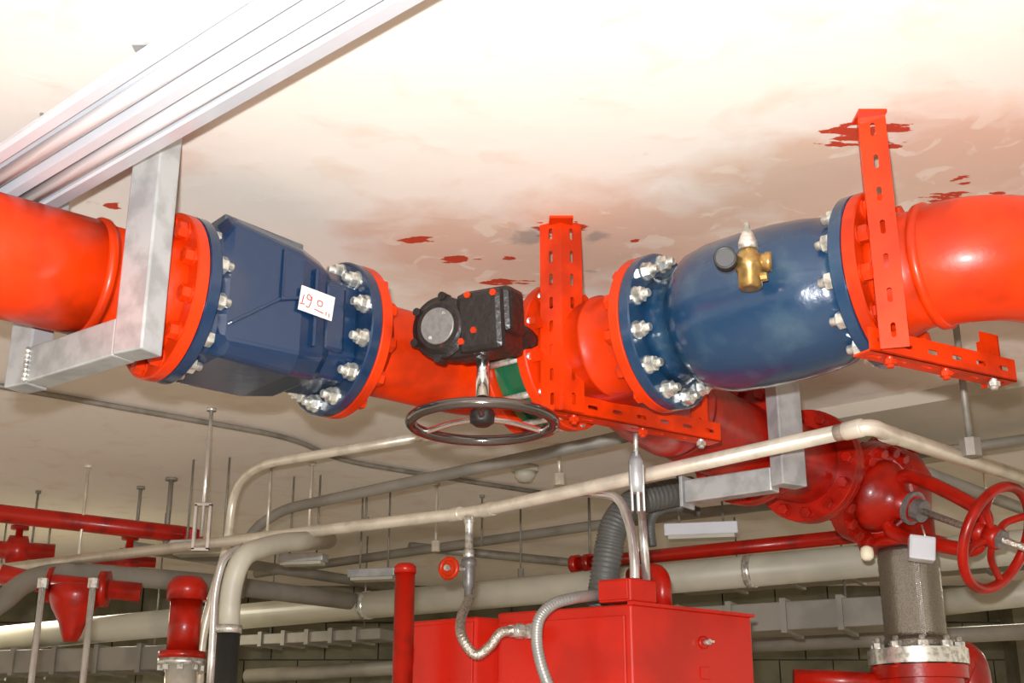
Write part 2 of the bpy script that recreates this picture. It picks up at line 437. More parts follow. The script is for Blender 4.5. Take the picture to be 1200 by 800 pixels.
for a, c in ((.024, .033), (-.022, -.032)): MB().lathe(G + gx * a + gz * c + D * .006, D, [(0, .0065), (.003, .005)], 10).build('screw', STEEL, cp_)
WH = at(565, 495, 3.46)
top = Vector((WH.x, WH.y, PH - .03))
MB().tube([Vector((WH.x, WH.y, top.z)), WH + Z * .06], .0185, 20).build('stem', CHROME, t, label='shiny steel stem')
MB().lathe((WH.x, WH.y, at(565, 418, 3.46).z), Z, [(-.0, .03), (.05, .036)], 20).build('stem_socket', BLACK, t)
MB().lathe(WH, Z, [(-.01, .02), (0, .034), (.03, .036), (.036, .030), (.05, .030), (.055, .022), (.07, .022)], 28).build('wheel_hub', BLACK, t)
hw = MB().torus(WH, Z, .200, .016, 64, 12).build('handwheel', CHROME, t, label='dark chrome handwheel rim')
hw.data.materials[0] = mat('dark_chrome', (.16, .14, .13), .15, metal=.9)
for k in range(3):
    a = .5 + k * 2 * PI / 3; e = Vector((math.cos(a), math.sin(a), 0))
    MB().tube(smoothpath([WH + e * .02 + Z * .012, WH + e * .1 + Z * .012, WH + e * .196], 5), .009, 10).build('spoke', CHROME, hw)

# ------------------------------------------------------------------ tee
t = thing('red_tee', T0 + V * .18, 'orange-red pipe tee between the green and the large blue valve, behind the central slotted hanger', 'pipe fitting')
flange_mb(T0, V, 1).build('flange', RED, t)
flange_mb(R1, V, -1).build('flange', RED, t)
MB().lathe(T0, V, [(.03, .168), (.06, .152), (.10, .150), (.17, .150), (.175, .157), (.185, .157), (.19, .15), (.27, .152), (.31, .170), (.34, .19)], 64).build('tee_barrel', RED, t)
P2 = [T0 + V * .17, Vector((.44, 4.08, CZ + 1.235)), Vector((.56, 4.28, CZ + 1.225)), Vector((.80, 4.62, CZ + 1.22)), Vector((1.30, 5.20, CZ + 1.225)), Vector((1.50, 5.36, CZ + 1.22))]
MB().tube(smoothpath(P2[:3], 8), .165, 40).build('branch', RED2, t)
x2, y2, z2 = frame(V)
nutm = MB().hexa((0, 0, 0), (0, 0, 1), FT, FT + .026, .021).mesh('nut', RED, Vector((0, 0, 0)))
for k in range(12):
    a = PI / 12 + k * PI / 6
    inst('nut', nutm, T0 + (x2 * math.cos(a) + y2 * math.sin(a)) * BR, V, t, k)

# ------------------------------------------------------------------ control valve (right, blue)
t = thing('control_valve', (R1 + R2) / 2, 'large blue barrel-bodied flanged valve with brass regulator, between central and right red hangers', 'valve')
flange_mb(R1, V, 1).build('flange', BLUE, t)
flange_mb(R2, V, -1).build('flange', BLUE, t)
MB().lathe(R1, V, [(.03, .165), (.065, .152), (.10, .155), (.125, .178), (.16, .202), (.22, .215), (.32, .219), (.42, .217), (.50, .210), (.55, .200), (.585, .182), (RL - .03, .175)], 72).build('valve_body', BLUE, t)
bolt_ring(R1, V, t); bolt_ring(R2, -V, t)
A = at(878, 312, 3.03)
FD = Vector((.62, .78, 0))                      # from regulator towards valve body
rg = MB(); rg.lathe(A, Z, [(-.062, .022), (-.058, .030), (-.012, .031), (-.008, .036), (.022, .036), (.026, .031), (.04, .024), (.045, .020)], 28)
rg.lathe(A + Z * .01, Vector((1, -.15, 0)), [(-.0, .022), (.038, .022), (.042, .026), (.056, .026)], 20)
rg.lathe(A + Z * -.035, Vector((.9, -.4, 0)), [(0, .012), (.045, .012)], 8, False)
rg = rg.build('regulator', BRASS, t, label='brass pressure regulator')
MB().lathe(A + Z * .045, Z, [(0, .026), (.02, .025), (.05, .014), (.056, .009), (.075, .008)], 20).build('bonnet', STEEL, rg, label='grey conical bonnet')
MB().tube([A + FD * .01, A + FD * .10], .015, 12).build('nipple', BRASS, rg)
gc = A + Vector((-.063, -.02, .012)); gd = Vector((-.25, -.93, -.1)).normalized()
ga = MB().lathe(gc, gd, [(-.02, .030), (.012, .030), (.016, .026), (.012, .024)], 28).tube([gc - gd * .008, A], .007, 8).build('gauge', BLK, rg, label='small black pressure gauge')
MB().lathe(gc, gd, [(.012, .0235), (.0135, .0235)], 24).build('dial', GLASS, ga)

# ------------------------------------------------------------------ right outlet elbow
t = thing('red_outlet_pipe', R2 + V * .25, 'thick orange-red pipe curving out of the right edge after the large blue valve', 'pipe')
flange_mb(R2, V, 1).build('flange', RED, t)
MB().lathe(R2, V, [(.034, .178), (.06, .168), (.10, .154), (.155, .152)], 64).build('neck', RED, t)
MB().lathe(R2, V, [(.135, .150), (.142, .165), (.158, .166), (.166, .157)], 64).build('weld_ring', RED, t)
A0 = R2 + V * .16; A1 = R2 + V * .40; dirn = Vector((.66, .75, 0)).normalized(); A2 = A1 + dirn * .42
pth = [R2 + V * .155, A0] + [A0 * (1 - q) ** 2 + A1 * 2 * q * (1 - q) + A2 * q * q for q in [j / 16 for j in range(1, 17)]] + [A2 + dirn * 1.5]
MB().tube(pth, .158, 64).build('pipe_barrel', RED, t)

# ------------------------------------------------------------------ red slotted hangers
def angle_strut(name, parent, o, L, W1, W2, length, width, n, m=RED):
    """L-section: two slotted legs W1 and W2 meeting along the line from o"""
    th = .005
    b = MB(); W1 = Vector(W1).normalized(); W2 = Vector(W2).normalized()
    n1 = Vector(L).cross(W1).normalized() * th
    n2 = Vector(L).cross(W2).normalized() * th
    if n1.dot(W2) < 0: n1 = -n1
    if n2.dot(W1) < 0: n2 = -n2
    b.plate_slots(o, L, W1, n1, length, width, n); b.plate_slots(o, L, W2, n2, length, width, n)
    return b.build(name, m, parent)
def hanger(top_px, bot_px, end_px, label, w1, w2, width, n, width2, wt, hb=1.075, far_post=True):
    B = hh(*bot_px, hb); E = hh(*end_px, hb - .02); E.z = B.z
    t = thing('pipe_hanger', (B.x, B.y, ZC), label, 'pipe hanger', 'red slotted pipe hangers')
    angle_strut('drop_strut', t, (B.x, B.y, B.z - .045), Z, w1, w2, ZC - B.z + .045, width, n)
    d = (E - B).normalized(); L = (E - B).length
    side = Vector((d.y, -d.x, 0))
    cross = angle_strut('cross_bar', t, B - d * .02 + side * -.012 + Vector((0, 0, -.048)), d, Z, -side, L + .03, .06, max(3, round(L / .085)))
    far = B + d * (L - .02) - side * .03
    if far_post: angle_strut('drop_strut', t, (far.x, far.y, B.z - .03), Z, -side, -d, ZC - B.z + .03, width, n)
    else: angle_strut('end_strut', t, (far.x, far.y, B.z - .05), Z, -side, -d, .13, width, 1)
    MB().box((B.x + wt, B.y, ZC - .004), (.036, 0, 0), (0, .035, 0), (0, 0, .004)).build('top_plate', RED, t)
    for q in (.06, L * .52, L - .06):
        c = B + d * q - side * .03 + Vector((0, 0, .0)); MB().lathe(c - Z * .055, Z, [(-.02, .009), (.05, .009)], 10).hexa(c - Z * .055, Z, -.012, 0, .016).build('bolt', STEEL if q == L - .06 else RED, t)
    return t
hanger((658, 268), (660, 462), (845, 506), 'orange-red slotted angle hanger with ridged corner in the middle, beside the black gearbox', (-.86, .5, 0), (.86, .5, 0), .074, 8, .06, 0)
hanger((1000, 150), (1030, 388), (1192, 433), 'orange-red slotted angle hanger at right, in front of the curving outlet pipe', (.95, -.30, 0), (.22, .97, 0), .068, 7, .06, .03, 1.04, False)

# ------------------------------------------------------------------ galvanised brackets
def boxtube(name, c0, c1, a, b_, parent, m=GALV, bevel=.005, label=None):
    d = (c1 - c0); return MB().box((c0 + c1) / 2, d / 2, a, b_).build(name, m, parent, bevel=bevel, label=label)
NB = hh(152, 408, .985)
t = thing('support_bracket', (NB.x, NB.y, ZC), 'galvanised steel box-tube frame around the left pipe, dropping below the white light fixture', 'bracket')
ang = R(-28); ax = Vector((math.cos(ang), math.sin(ang), 0)); ay = Vector((-math.sin(ang), math.cos(ang), 0))
ctr = Vector((NB.x + .002, NB.y + .055, 0))
sx_ = ax * .048; sy_ = ay * .036
boxtube('drop_post', ctr + Z * NB.z, ctr + Z * ZC, sx_, sy_, t)
FB = hh(25, 452, .985)
far = Vector((FB.x, FB.y + .03, 0))
boxtube('drop_post', far + Z * (NB.z - .0), far + Z * ZC, ax * .042, ay * .036, t)
dd = (far - ctr).normalized(); pp = Vector((dd.y, -dd.x, 0))
boxtube('cross_beam', ctr + dd * .05 + Z * (NB.z + .050), far - dd * .052 + Z * (NB.z + .050), pp * .035, Z * .049, t)
b = MB()
for k in range(7):
    b.lathe(far - dd * .050 + pp * -.038 + Z * (NB.z + .01 + k * .013), Z, [(-.008, .004), (0, .009), (.008, .004)], 8)
b.build('weld_bead', STEEL, t)

t = thing('support_bracket', at(925, 565, 4.2), 'galvanised L-shaped bracket hanging under the red pipe behind the large blue valve', 'bracket')
CB = at(925, 570, 4.19)
pa = Vector((.86, .5, 0)); pb = Vector((-.5, .86, 0))
boxtube('drop_post', Vector((CB.x, CB.y, CB.z)), Vector((CB.x, CB.y, ZC)), pa * .054, pb * .03, t)
LB = at(806, 566, 4.42)
mid = at(905, 551, 4.22)
dd = Vector((LB.x - mid.x, LB.y - mid.y, 0)).normalized(); pp = Vector((dd.y, -dd.x, 0))
e = Vector((LB.x, LB.y, CB.z + .03)); m0 = Vector((CB.x, CB.y, CB.z + .03)) - pb * -.0 + dd * .05
boxtube('cross_beam', m0, e, pp * .03, Z * .040, t)
MB().box(e + dd * .006, dd * .006, pp * .042, Z * .055).build('end_plate', GALV, t, bevel=.002)

# ------------------------------------------------------------------ light fixture
bdir = Vector((.736, -.677, 0)).normalized(); bper = Vector((.677, .736, 0)).normalized()    # bper points away from camera
FH = CZ + 1.44
q0 = hh(60, 250, 1.44); q0.z = FH
far_edge = q0 - bdir * .75
t = thing('light_fixture', q0 + bdir * .8 + Z * .1, 'long white fluorescent light fixture crossing the top left corner below the ceiling', 'light fixture')
Wf = .262; Lf = 3.0
def prof_run(name, pr, m, lab=None, s0=0., s1=Lf, bev=.0, smooth=False):
    rr = [[far_edge + bdir * s - bper * a + Z * z for a, z in pr] for s in (s0, s1)]
    return MB().rings(rr, smooth).build(name, m, t, label=lab, bevel=bev)
prof_run('housing', [(0.0, .018), (.0, .024), (.06, .07), (Wf - .06, .07), (Wf, .024), (Wf, .018), (Wf - .035, .020), (.035, .020)], WHITE)
prof_run('lip', [(0, 0.006), (0, .020), (.05, .020), (.05, .0), (.044, -.004)], WHITE)
prof_run('lip', [(Wf - .030, .0), (Wf - .030, .020), (Wf, .020), (Wf, .014), (Wf - .004, .002)], WHITE)
prof_run('centre_spine', [(.115, .02), (.122, -.012), (.15, -.012), (.157, .02)], WHITE)
for a in (.083, .190):
    c = far_edge - bper * a + Z * .004
    MB().tube([c + bdir * .02, c + bdir * (Lf - .02)], .019, 20).build('tube', TUBE, t, label='unlit white fluorescent tube')
p = hh(178, 60, CEIL)
MB().box((p.x, p.y, ZC - .004), (.036, 0, 0), (0, .04, 0), (0, 0, .004)).box((p.x + .0, p.y + .03, ZC - .03), (.012, 0, 0), (0, .004, 0), (0, 0, .03)).build('mounting_plate', GALV, t, label='grey metal mounting plate on the ceiling')
for s in (.9, 2.3):
    c = far_edge + bdir * s - bper * (Wf / 2)
    MB().lathe(c, Z, [(.06, .006), (ZC - c.z, .006)], 8).build('suspension_rod', STEEL, t)

# ------------------------------------------------------------------ runs of pipe and conduit
def run(name, pts, r, m, label, cat='pipe', rad=.15, n=14, group=None, smooth=False):
    path = smoothpath(pts, 6) if smooth else rounded(pts, rad)
    return tag(MB().tube(path, r, n).build(name, m), label, cat, {'far_pipe': 'far pipes below the ceiling', 'bent_conduit': 'bent conduits at left', 'bright_conduit': 'bright conduits into the junction box'}.get(name))
def corrugate(name, pts, r, m, label=None, parent=None, pitch=.012, amp=.12, cat='hose', n=16):
    path = smoothpath(pts, 24)
    # resample evenly
    out = [path[0]]; acc = 0
    for a, c in zip(path[:-1], path[1:]):
        d = (c - a).length; k = max(1, int(d / (pitch / 3)))
        for j in range(1, k + 1): out.append(a.lerp(c, j / k))
    o = MB().tube(out, r, n, rf=lambda i: r * (1 - amp * (i % 3 == 0))).build(name, m, parent)
    if parent is None: tag(o, label, cat)
    elif label: o['label'] = label
    return o
CH = 1.02
c0, ck, c1 = hh(-40, 671, CH), hh(562, 599, CH), hh(1000, 503, CH)
t = thing('conduit', (c0 + c1) / 2, 'long pale conduit rising from the left edge to a bend under the right blue valve', 'conduit')
MB().tube(rounded([c0, ck, c1], .12), .025, 16).build('tube', COND, t)
c2 = hh(1040, 508, CH)
MB().tube(rounded([c1 + (ck - c1).normalized() * .06, c1 + (c1 - ck).normalized() * .06, c2, hh(1230, 570, CH)], .1), .026, 16).build('bend', COND, t)
for px, py in ((1000, 503), (1042, 509), (534, 602.5), (572, 597)):
    p = hh(px, py, CH); dq = (c1 - ck) if px < 1030 else (hh(1230, 570, CH) - c2)
    MB().lathe(p, dq, [(-.035, .026), (-.028, .029), (.028, .029), (.035, .026)], 16).build('coupling', COND, t)
# drain assembly on the conduit tee
tp = hh(550, 599, CH)
t = thing('drain_valve', tp, 'thin drain line with red wheel valve and braided hose loop before the cabinets', 'valve')
zt = lambda y: at(552, y, tp.y).z
MB().lathe((tp.x, tp.y, 0), Z, [(zt(655), .017), (zt(652), .022), (zt(645), .022), (zt(643), .016), (zt(615), .016), (zt(612), .021), (tp.z - .02, .021)], 14).build('drop_pipe', STEEL, t)
MB().lathe((tp.x, tp.y, 0), Z, [(zt(700), .016), (zt(690), .016), (zt(688), .022), (zt(680), .024), (zt(664), .024), (zt(662), .030), (zt(655), .030)], 12).build('valve_body', PLATE, t, label='dull grey-brown valve body')
vw = Vector((tp.x - .075, tp.y - .05, zt(668)))
wl = MB().torus(vw, (-.45, -.9, 0), .036, .010, 28, 8); wl.lathe(vw, (-.45, -.9, 0), [(-.008, .033), (.004, .03)], 12); wl.build('handwheel', RED, t, label='small red handwheel')
MB().tube([vw, Vector((tp.x, tp.y, vw.z))], .010, 8).lathe(vw, (-.45, -.9, 0), [(0, .012), (.02, .012)], 8).build('stem', STEEL, t)
corrugate('braided_hose', [at(551, 700, tp.y), at(541, 722, 4.85), at(541, 745, 4.74), at(557, 767, 4.72), at(574, 757, 4.72), at(586, 742, 4.72), at(600, 739, 4.74)], .019, BRAID, parent=t, amp=.14, pitch=.014)
MB().tube([at(598, 739, 4.74), at(628, 740, 4.86)], .022, 12).lathe(at(605, 739, 4.76), (1, .35, 0), [(0, .028), (.025, .028)], 8, False).lathe(at(617, 739.5, 4.80), (1, .35, 0), [(0, .03), (.025, .03)], 6, False).build('hose_fitting', STEEL, t)

# rods from ceiling
def rod(px, pt, pb, r, m, label, clamp=False, hanger=False, Y=None, group=None):
    p = hh(px, pt, CEIL)
    if Y: p = at(px, pt, Y); p.z = ZC
    x, f, u = ray(px, pb); zb = CZ + u / f * p.y
    t = thing('hanger_rod', (p.x, p.y, ZC), label, 'rod', 'rods hanging from the ceiling')
    MB().lathe((p.x, p.y, 0), Z, [(zb, r), (ZC, r)], 8).build('rod', m, t)
    if clamp: MB().lathe((p.x, p.y, 0), Z, [(zb - .03, r * 3), (zb + .03, r * 3)], 8, False).build('clamp', m, t)
    MB().lathe((p.x, p.y, 0), Z, [(ZC - .015, r * 2.5), (ZC, r * 2.5)], 8).build('ceiling_anchor', m, t)
    if hanger:
        b = MB()
        for s in (-1, 1): b.box((p.x + s * .032, p.y, zb + .04), (.006, 0, 0), (0, .014, 0), (0, 0, .10))
        b.box((p.x, p.y, zb - .06), (.038, 0, 0), (0, .014, 0), (0, 0, .006)).box((p.x, p.y, zb + .14), (.038, 0, 0), (0, .014, 0), (0, 0, .006))
        b.build('clevis', m, t)
    return p
rod(248, 478, 628, .009, CONDB, 'metal rod with clevis holding the pale conduit above the left end of the scene', hanger=True)
rod(104, 545, 682, .008, COND, 'pale rod hanging over the dark red pipe at far left', clamp=True)
rod(201, 560, 640, .014, CONDD, 'dull grey rod left of the clevis hanger, over the dark red pipe')
rod(318, 545, 640, .008, COND, 'first thin rod right of the galvanised conduit bend', clamp=True)
rod(366, 542, 628, .008, COND, 'second thin rod right of the galvanised conduit bend', clamp=True)
rod(512, 566, 640, .008, COND, 'thin rod behind the pale conduit, below the black handwheel', clamp=True)
rod(655, 520, 562, .010, COND, 'short rod with pale clamp just right of the smoke detector', clamp=True)
rod(690, 578, 662, .008, CONDD, 'thin rod dropping to the far red pipe end', clamp=True)
rod(1126, 430, 525, .012, CONDD, 'rod with clamp dropping behind the right red hanger to the dark conduit', clamp=True, Y=4.08)
rod(1152, 548, 590, .007, COND, 'thin far rod above the red gate valve arm')
rod(60, 610, 700, .008, CONDD, 'thin dull rod at far left among the red fittings', clamp=True)

rod(45, 575, 650, .007, CONDD, 'thin rod at the far left, over the small dark red valve')
rod(430, 572, 612, .007, CONDD, 'short thin rod ending left above the pale conduit, left of the handwheel', clamp=True)
rod(565, 580, 640, .006, CONDD, 'thin rod right beside the drain line top')
rod(610, 585, 672, .006, CONDD, 'thin rod between the drain line and the far red pipe', clamp=True)
rod(165, 570, 622, .010, CONDD, 'short rod with clamp over the right end of the straight dark red pipe', clamp=True)
HB = at(745, 486, 3.93)
t = thing('channel_hanger', HB, 'bright rod and channel hanging from the central red cross bar', 'bracket')
MB().tube([HB, at(745, 540, 3.93)], .007, 10).build('rod', STEEL, t)
MB().hexa(HB, Z, -.012, .004, .014).build('nut', STEEL, t)
p0, p1 = at(745, 530, 3.93), at(748, 600, 3.93)
b = MB()
b.box((p0 + p1) / 2, (.004, 0, 0), (0, .018, 0), (p1 - p0) / 2)
b.box((p0 + p1) / 2 + Vector((-.018, 0, -.02)), (.003, 0, 0), (0, .014, 0), (p1 - p0) / 2.6)
b.box((p0 + p1) / 2 + Vector((.018, 0, -.02)), (.003, 0, 0), (0, .014, 0), (p1 - p0) / 2.6)
b.lathe(p0, (0, 0, -1), [(0, .012), (.03, .025), (.10, .025), (.13, .02)], 8)
b.build('channel', GALV, t)

# conduits, far pipes
run('ceiling_conduit', [hh(-20, 449, 1.61), hh(45, 460, 1.61), hh(345, 513, 1.61), hh(392, 538, 1.61), hh(480, 553, 1.61), hh(640, 578, 1.61)], .013, CONDD, 'dark thin conduit clipped along the ceiling, kinked, under the blue box-bodied valve', 'conduit', .25)
run('bent_conduit', [hh(510, 509, 1.45), hh(300, 545, 1.45), at(273, 575, 6.25), at(267, 640, 6.25), at(248, 700, 6.2), at(236, 750, 6.2), at(232, 830, 6.2)], .022, COND, 'galvanised conduit bending from horizontal to a long drop, left of the thick pale elbow', 'conduit', .3)
run('bent_conduit', [hh(770, 503, 1.40), hh(330, 597, 1.40), at(290, 625, 6.9), at(280, 700, 6.9)], .028, DULL, 'dull horizontal pipe rising to the right beneath the black handwheel', 'conduit', .3)
t = thing('vertical_duct_pipe', at(268, 740, 5.0), 'thick pale elbow pipe turning down into a black pipe at lower left', 'pipe')
MB().tube(rounded([at(385, 632, 5.6), at(325, 636, 5.2), at(283, 650, 5.0), at(270, 690, 5.0), at(268, 742, 5.0)], .22), .041, 20).build('elbow', DUCT, t)
MB().lathe(at(268, 742, 5.0), Z, [(0, .05), (.03, .05)], 20).build('collar', STEEL, t)
MB().tube([at(268, 741, 5.0), Vector((at(268, 741, 5.0).x, 5.0, .3))], .045, 20).build('lower_pipe', BLK, t, label='black lower length of pipe')
run('thin_conduit', [at(285, 640, 5.25), at(262, 652, 5.2), at(252, 690, 5.2), at(250, 740, 5.2), at(245, 830, 5.2)], .016, CONDB, 'bright narrow conduit close against the thick pale elbow', 'conduit', .2)
run('far_pipe', [at(-20, 718, 5.6), at(2, 705, 5.7), at(30, 680, 5.9), at(70, 670, 6.1), at(240, 682, 6.8), at(478, 713, 8)], .05, DULL, 'grey pipe with pale elbow at the left edge, running right behind the rods', 'pipe', .3)
run('far_pipe', [hh(-30, 598, 1.32), hh(222, 627, 1.32), hh(228, 629, 1.28)], .047, RED2, 'straight dark red pipe high at the left edge, hung from the ceiling', 'pipe', .04)
t = thing('far_pipe', hh(650, 693, 1.0), 'thick pale lagged pipe running behind the red cabinets', 'pipe')
MB().tube([hh(285, 722, 1.0), hh(1250, 636, 1.0)], .078, 24).build('pipe_barrel', DUCT, t)
for px, py in ((430, 709), (640, 691), (880, 669)):
    MB().lathe(hh(px, py, 1.0), hh(1040, 655, 1.0) - hh(285, 722, 1.0), [(-.02, .082), (.02, .082)], 24).build('band', STEEL, t)
t = thing('far_red_pipe', hh(850, 644, 1.15), 'thin red pipe running behind the flexible hose to the gate valve', 'pipe')
MB().tube([hh(672, 661, 1.15), hh(1010, 627, 1.15)], .036, 16).build('pipe_barrel', RED2, t)
for px in (675, 690): MB().lathe(hh(px, 661 - (px - 672) * .1, 1.15), (.77, -.64, 0), [(-.02, .05), (.02, .05)], 16).build('coupling', RED2, t)
run('far_pipe', [hh(-40, 752, .9), hh(260, 724, .9)], .08, DUCT, 'pale pipe low at the left edge behind the red fittings')
run('far_pipe', [hh(290, 792, .75), hh(720, 768, .75)], .05, DULL, 'dull low pipe seen below, left of the red post')
run('far_pipe', [hh(860, 757, .8), hh(1260, 737, .8)], .045, DULL, 'dull low pipe behind the braided metal connector')
run('far_pipe', [hh(1050, 712, .95), hh(1260, 688, .95)], .07, DUCT, 'pale pipe at the right edge behind the red handwheel')
run('far_pipe', [hh(150, 640, 1.35), hh(480, 690, 1.35)], .035, DULL, 'grey pipe sloping down towards the red post, high behind')
run('far_pipe', [hh(300, 672, 1.45), hh(700, 615, 1.45), hh(1000, 580, 1.45)], .03, DULL, 'dull thin pipe high behind the pale conduit, middle of the room')
run('far_pipe', [hh(480, 640, 1.5), hh(760, 668, 1.5)], .03, CONDD, 'dark pipe crossing the far ceiling behind the small red handwheel')
run('far_pipe', [hh(880, 560, 1.5), hh(1230, 510, 1.5)], .022, DULL, 'thin pipe under the ceiling strip at right')
run('far_pipe', [hh(1060, 545, 1.3), hh(1250, 615, 1.3)], .03, DULL, 'grey pipe behind the gate valve yoke, sloping down right')
def duct(p, q, hy, hz, label, m=DULL):
    d = (q - p) / 2; n = Vector((-d.y, d.x, 0)).normalized()
    t = thing('far_duct', (p + q) / 2, label, 'duct', 'far rectangular ducts')
    MB().box((p + q) / 2, d, n * hy, Z * hz).build('duct_body', m, t, bevel=.006)
    for k in range(1, 6):
        c_ = p.lerp(q, k / 6)
        if k in (1, 5): MB().lathe((c_.x, c_.y, 0), Z, [(c_.z + hz, .006), (ZC, .006)], 6).build('hanger_rod', CONDD, t)
        MB().box(c_, d.normalized() * .015, n * (hy + .015), Z * (hz + .015)).build('joint_flange', m, t)
duct(hh(690, 738, .80), hh(1060, 718, .80), .16, .07, 'dull rectangular duct low behind, between the large cabinet and braided connector')
duct(hh(-60, 780, .72), hh(230, 772, .72), .16, .07, 'dull rectangular duct low at the left edge behind the vertical conduits')
duct(hh(800, 690, 1.2), hh(1240, 655, 1.2), .12, .03, 'shallow dull duct just under the thick lagged pipe at right')
duct(hh(290, 752, .95), hh(455, 744, .95), .12, .035, 'shallow dull duct between the black pipe and the red post')
struct(MB().box((4.35, WY - .18, ZC / 2), (.16, 0, 0), (0, .15, 0), (0, 0, ZC / 2)).build('trim_2', WALLB))
struct(MB().box((-2.9, WY - .18, ZC / 2), (.14, 0, 0), (0, .15, 0), (0, 0, ZC / 2)).build('trim_3', WALLB))
# left vertical drops
for px, lab in ((50, 'leftmost pale vertical conduit at the bottom left corner'), (109, 'second pale vertical conduit from the left, before the red fitting')):
    p = at(px, 686, 5.4)
    t = thing('vertical_conduit', p, lab, 'conduit', 'pale vertical conduits at lower left')
    MB().lathe((p.x, p.y, 0), Z, [(.0, .014), (p.z, .014)], 12).build('tube', CONDB, t)
    MB().lathe((p.x, p.y, 0), Z, [(p.z - .01, .022), (p.z + .03, .022)], 6, False).build('top_nut', STEEL, t)
# cable tray cross pieces far
def smallbox(name, c, hx, hy, hz, m, label, cat, yaw=0., parts=None):
    a = Vector((math.cos(yaw), math.sin(yaw), 0)); b_ = Vector((-math.sin(yaw), math.cos(yaw), 0))
    t = thing(name, c, label, cat, 'small fixtures hung far behind')
    MB().box(c, a * hx, b_ * hy, Z * hz).build('body', m, t, bevel=.006)
    MB().box(c - Z * (hz + .008), a * hx * .9, b_ * hy * .75, Z * .008).build('diffuser', DUCT, t)
    for s in (-.6, .6):
        q = c + a * hx * s
        MB().lathe((q.x, q.y, 0), Z, [(c.z + hz, .006), (ZC, .006)], 6).build('rod', CONDD, t)
    return t
smallbox('far_light_fixture', at(822, 621, 6.3), .18, .06, .030, WHITE, 'pale short light fixture behind the galvanised L-shaped bracket', 'light fixture', R(-12))
smallbox('far_light_fixture', at(438, 672, 7.4), .14, .06, .024, GALV, 'small grey fixture left of the red post top', 'light fixture', R(-12))
smallbox('far_light_fixture', at(240, 640, 6.6), .17, .06, .03, GALV, 'small grey fixture left of the thick pale elbow', 'light fixture', R(-12))
smallbox('far_light_fixture', at(355, 654, 7.0), .13, .05, .022, GALV, 'small grey fixture right of the thick pale elbow', 'light fixture', R(-12))
# detector
dp = hh(615, 546, CEIL)
t = thing('smoke_detector', dp, 'round pale smoke detector on the ceiling below the black handwheel', 'detector')
MB().lathe(dp, -Z, [(0, .075), (.03, .075), (.034, .068)], 28).build('base', DUCT, t)
MB().lathe(dp, -Z, [(.034, .058), (.06, .055), (.085, .035), (.09, .0)], 28).build('head', DUCT, t)

# ------------------------------------------------------------------ red fittings at left
t = thing('red_valve_fitting', at(90, 700, 6.0), 'red valve fitting with tapered bottom between the vertical conduits at lower left', 'valve')
MB().tube([at(0, 672, 5.95), at(45, 682, 6.0), at(165, 694, 6.1)], .045, 20).build('pipe_barrel', RED2, t)
c = at(88, 700, 6.0)
MB().lathe(c, -Z, [(-.06, .07), (-.05, .115), (.0, .12), (.05, .10), (.12, .06), (.17, .045), (.20, .03)], 24).build('valve_body', RED2, t)
for px in (58, 122): MB().lathe(at(px, 690 if px > 100 else 685, 6.03), (1, .1, -.03), [(-.02, .085), (.02, .085)], 20).build('flange', RED2, t)
t = thing('red_drop_pipe', at(213, 730, 5.6), 'red vertical pipe with bolted flange on a grey pipe at lower left', 'pipe')
c = at(213, 772, 5.6); ctop = at(213, 690, 5.6)
MB().lathe(c, Z, [(.03, .068), (ctop.z - c.z - .05, .068)], 28).build('pipe_barrel', RED2, t)
MB().lathe(c, Z, [(ctop.z - c.z - .05, .085), (ctop.z - c.z + .02, .085), (ctop.z - c.z + .05, .06)], 28).build('top_coupling', RED2, t)
MB().lathe(c, Z, [(0, .10), (.03, .10)], 28).build('flange', RED2, t)
MB().lathe(c, -Z, [(0, .10), (.028, .10)], 28).build('lower_flange', STEEL, t)
MB().lathe(Vector((c.x, c.y, 0)), Z, [(.0, .065), (c.z - .02, .065)], 28).build('lower_pipe', COND, t)
for k in range(8):
    a = k * PI / 4 + .2; MB().hexa(c + Vector((math.cos(a), math.sin(a), 0)) * .085 - Z * .028, -Z, 0, .02, .014).build('nut', STEEL, t)
t = thing('red_far_valve', at(150, 655, 7.2), 'small dark red valve far behind, under the straight red pipe at left', 'valve')
MB().lathe(at(150, 657, 7.2), (1, .4, 0), [(-.2, .03), (-.06, .03), (-.05, .07), (.05, .07), (.06, .03), (.15, .03)], 16).build('valve_body', RED2, t)
MB().lathe(at(150, 657, 7.2), Z, [(.05, .02), (.12, .02), (.12, .05), (.14, .05)], 12).build('bonnet', RED2, t)
t = thing('red_far_valve', at(20, 642, 7.2), 'small dark red valve far behind, at the left edge', 'valve')
MB().lathe(at(20, 645, 7.2), (1, .4, 0), [(-.2, .05), (-.06, .05), (-.05, .085), (.05, .085), (.06, .05), (.2, .05)], 16).build('valve_body', RED2, t)
MB().lathe(at(20, 645, 7.2), Z, [(.05, .02), (.12, .02), (.12, .05), (.14, .05)], 12).build('bonnet', RED2, t)

# ------------------------------------------------------------------ red post and cabinets
pc = at(475, 664, 4.88)
t = thing('red_post', (pc.x, pc.y, 0), 'red vertical pipe post with dark capped top, left of the red cabinets', 'pipe')
MB().lathe((pc.x, pc.y, 0), Z, [(0, .038), (pc.z - .02, .038)], 28).build('pipe_barrel', RED2, t)
MB().lathe((pc.x, pc.y, 0), Z, [(pc.z - .025, .042), (pc.z, .042), (pc.z + .012, .030)], 28).build('cap', RED2, t)

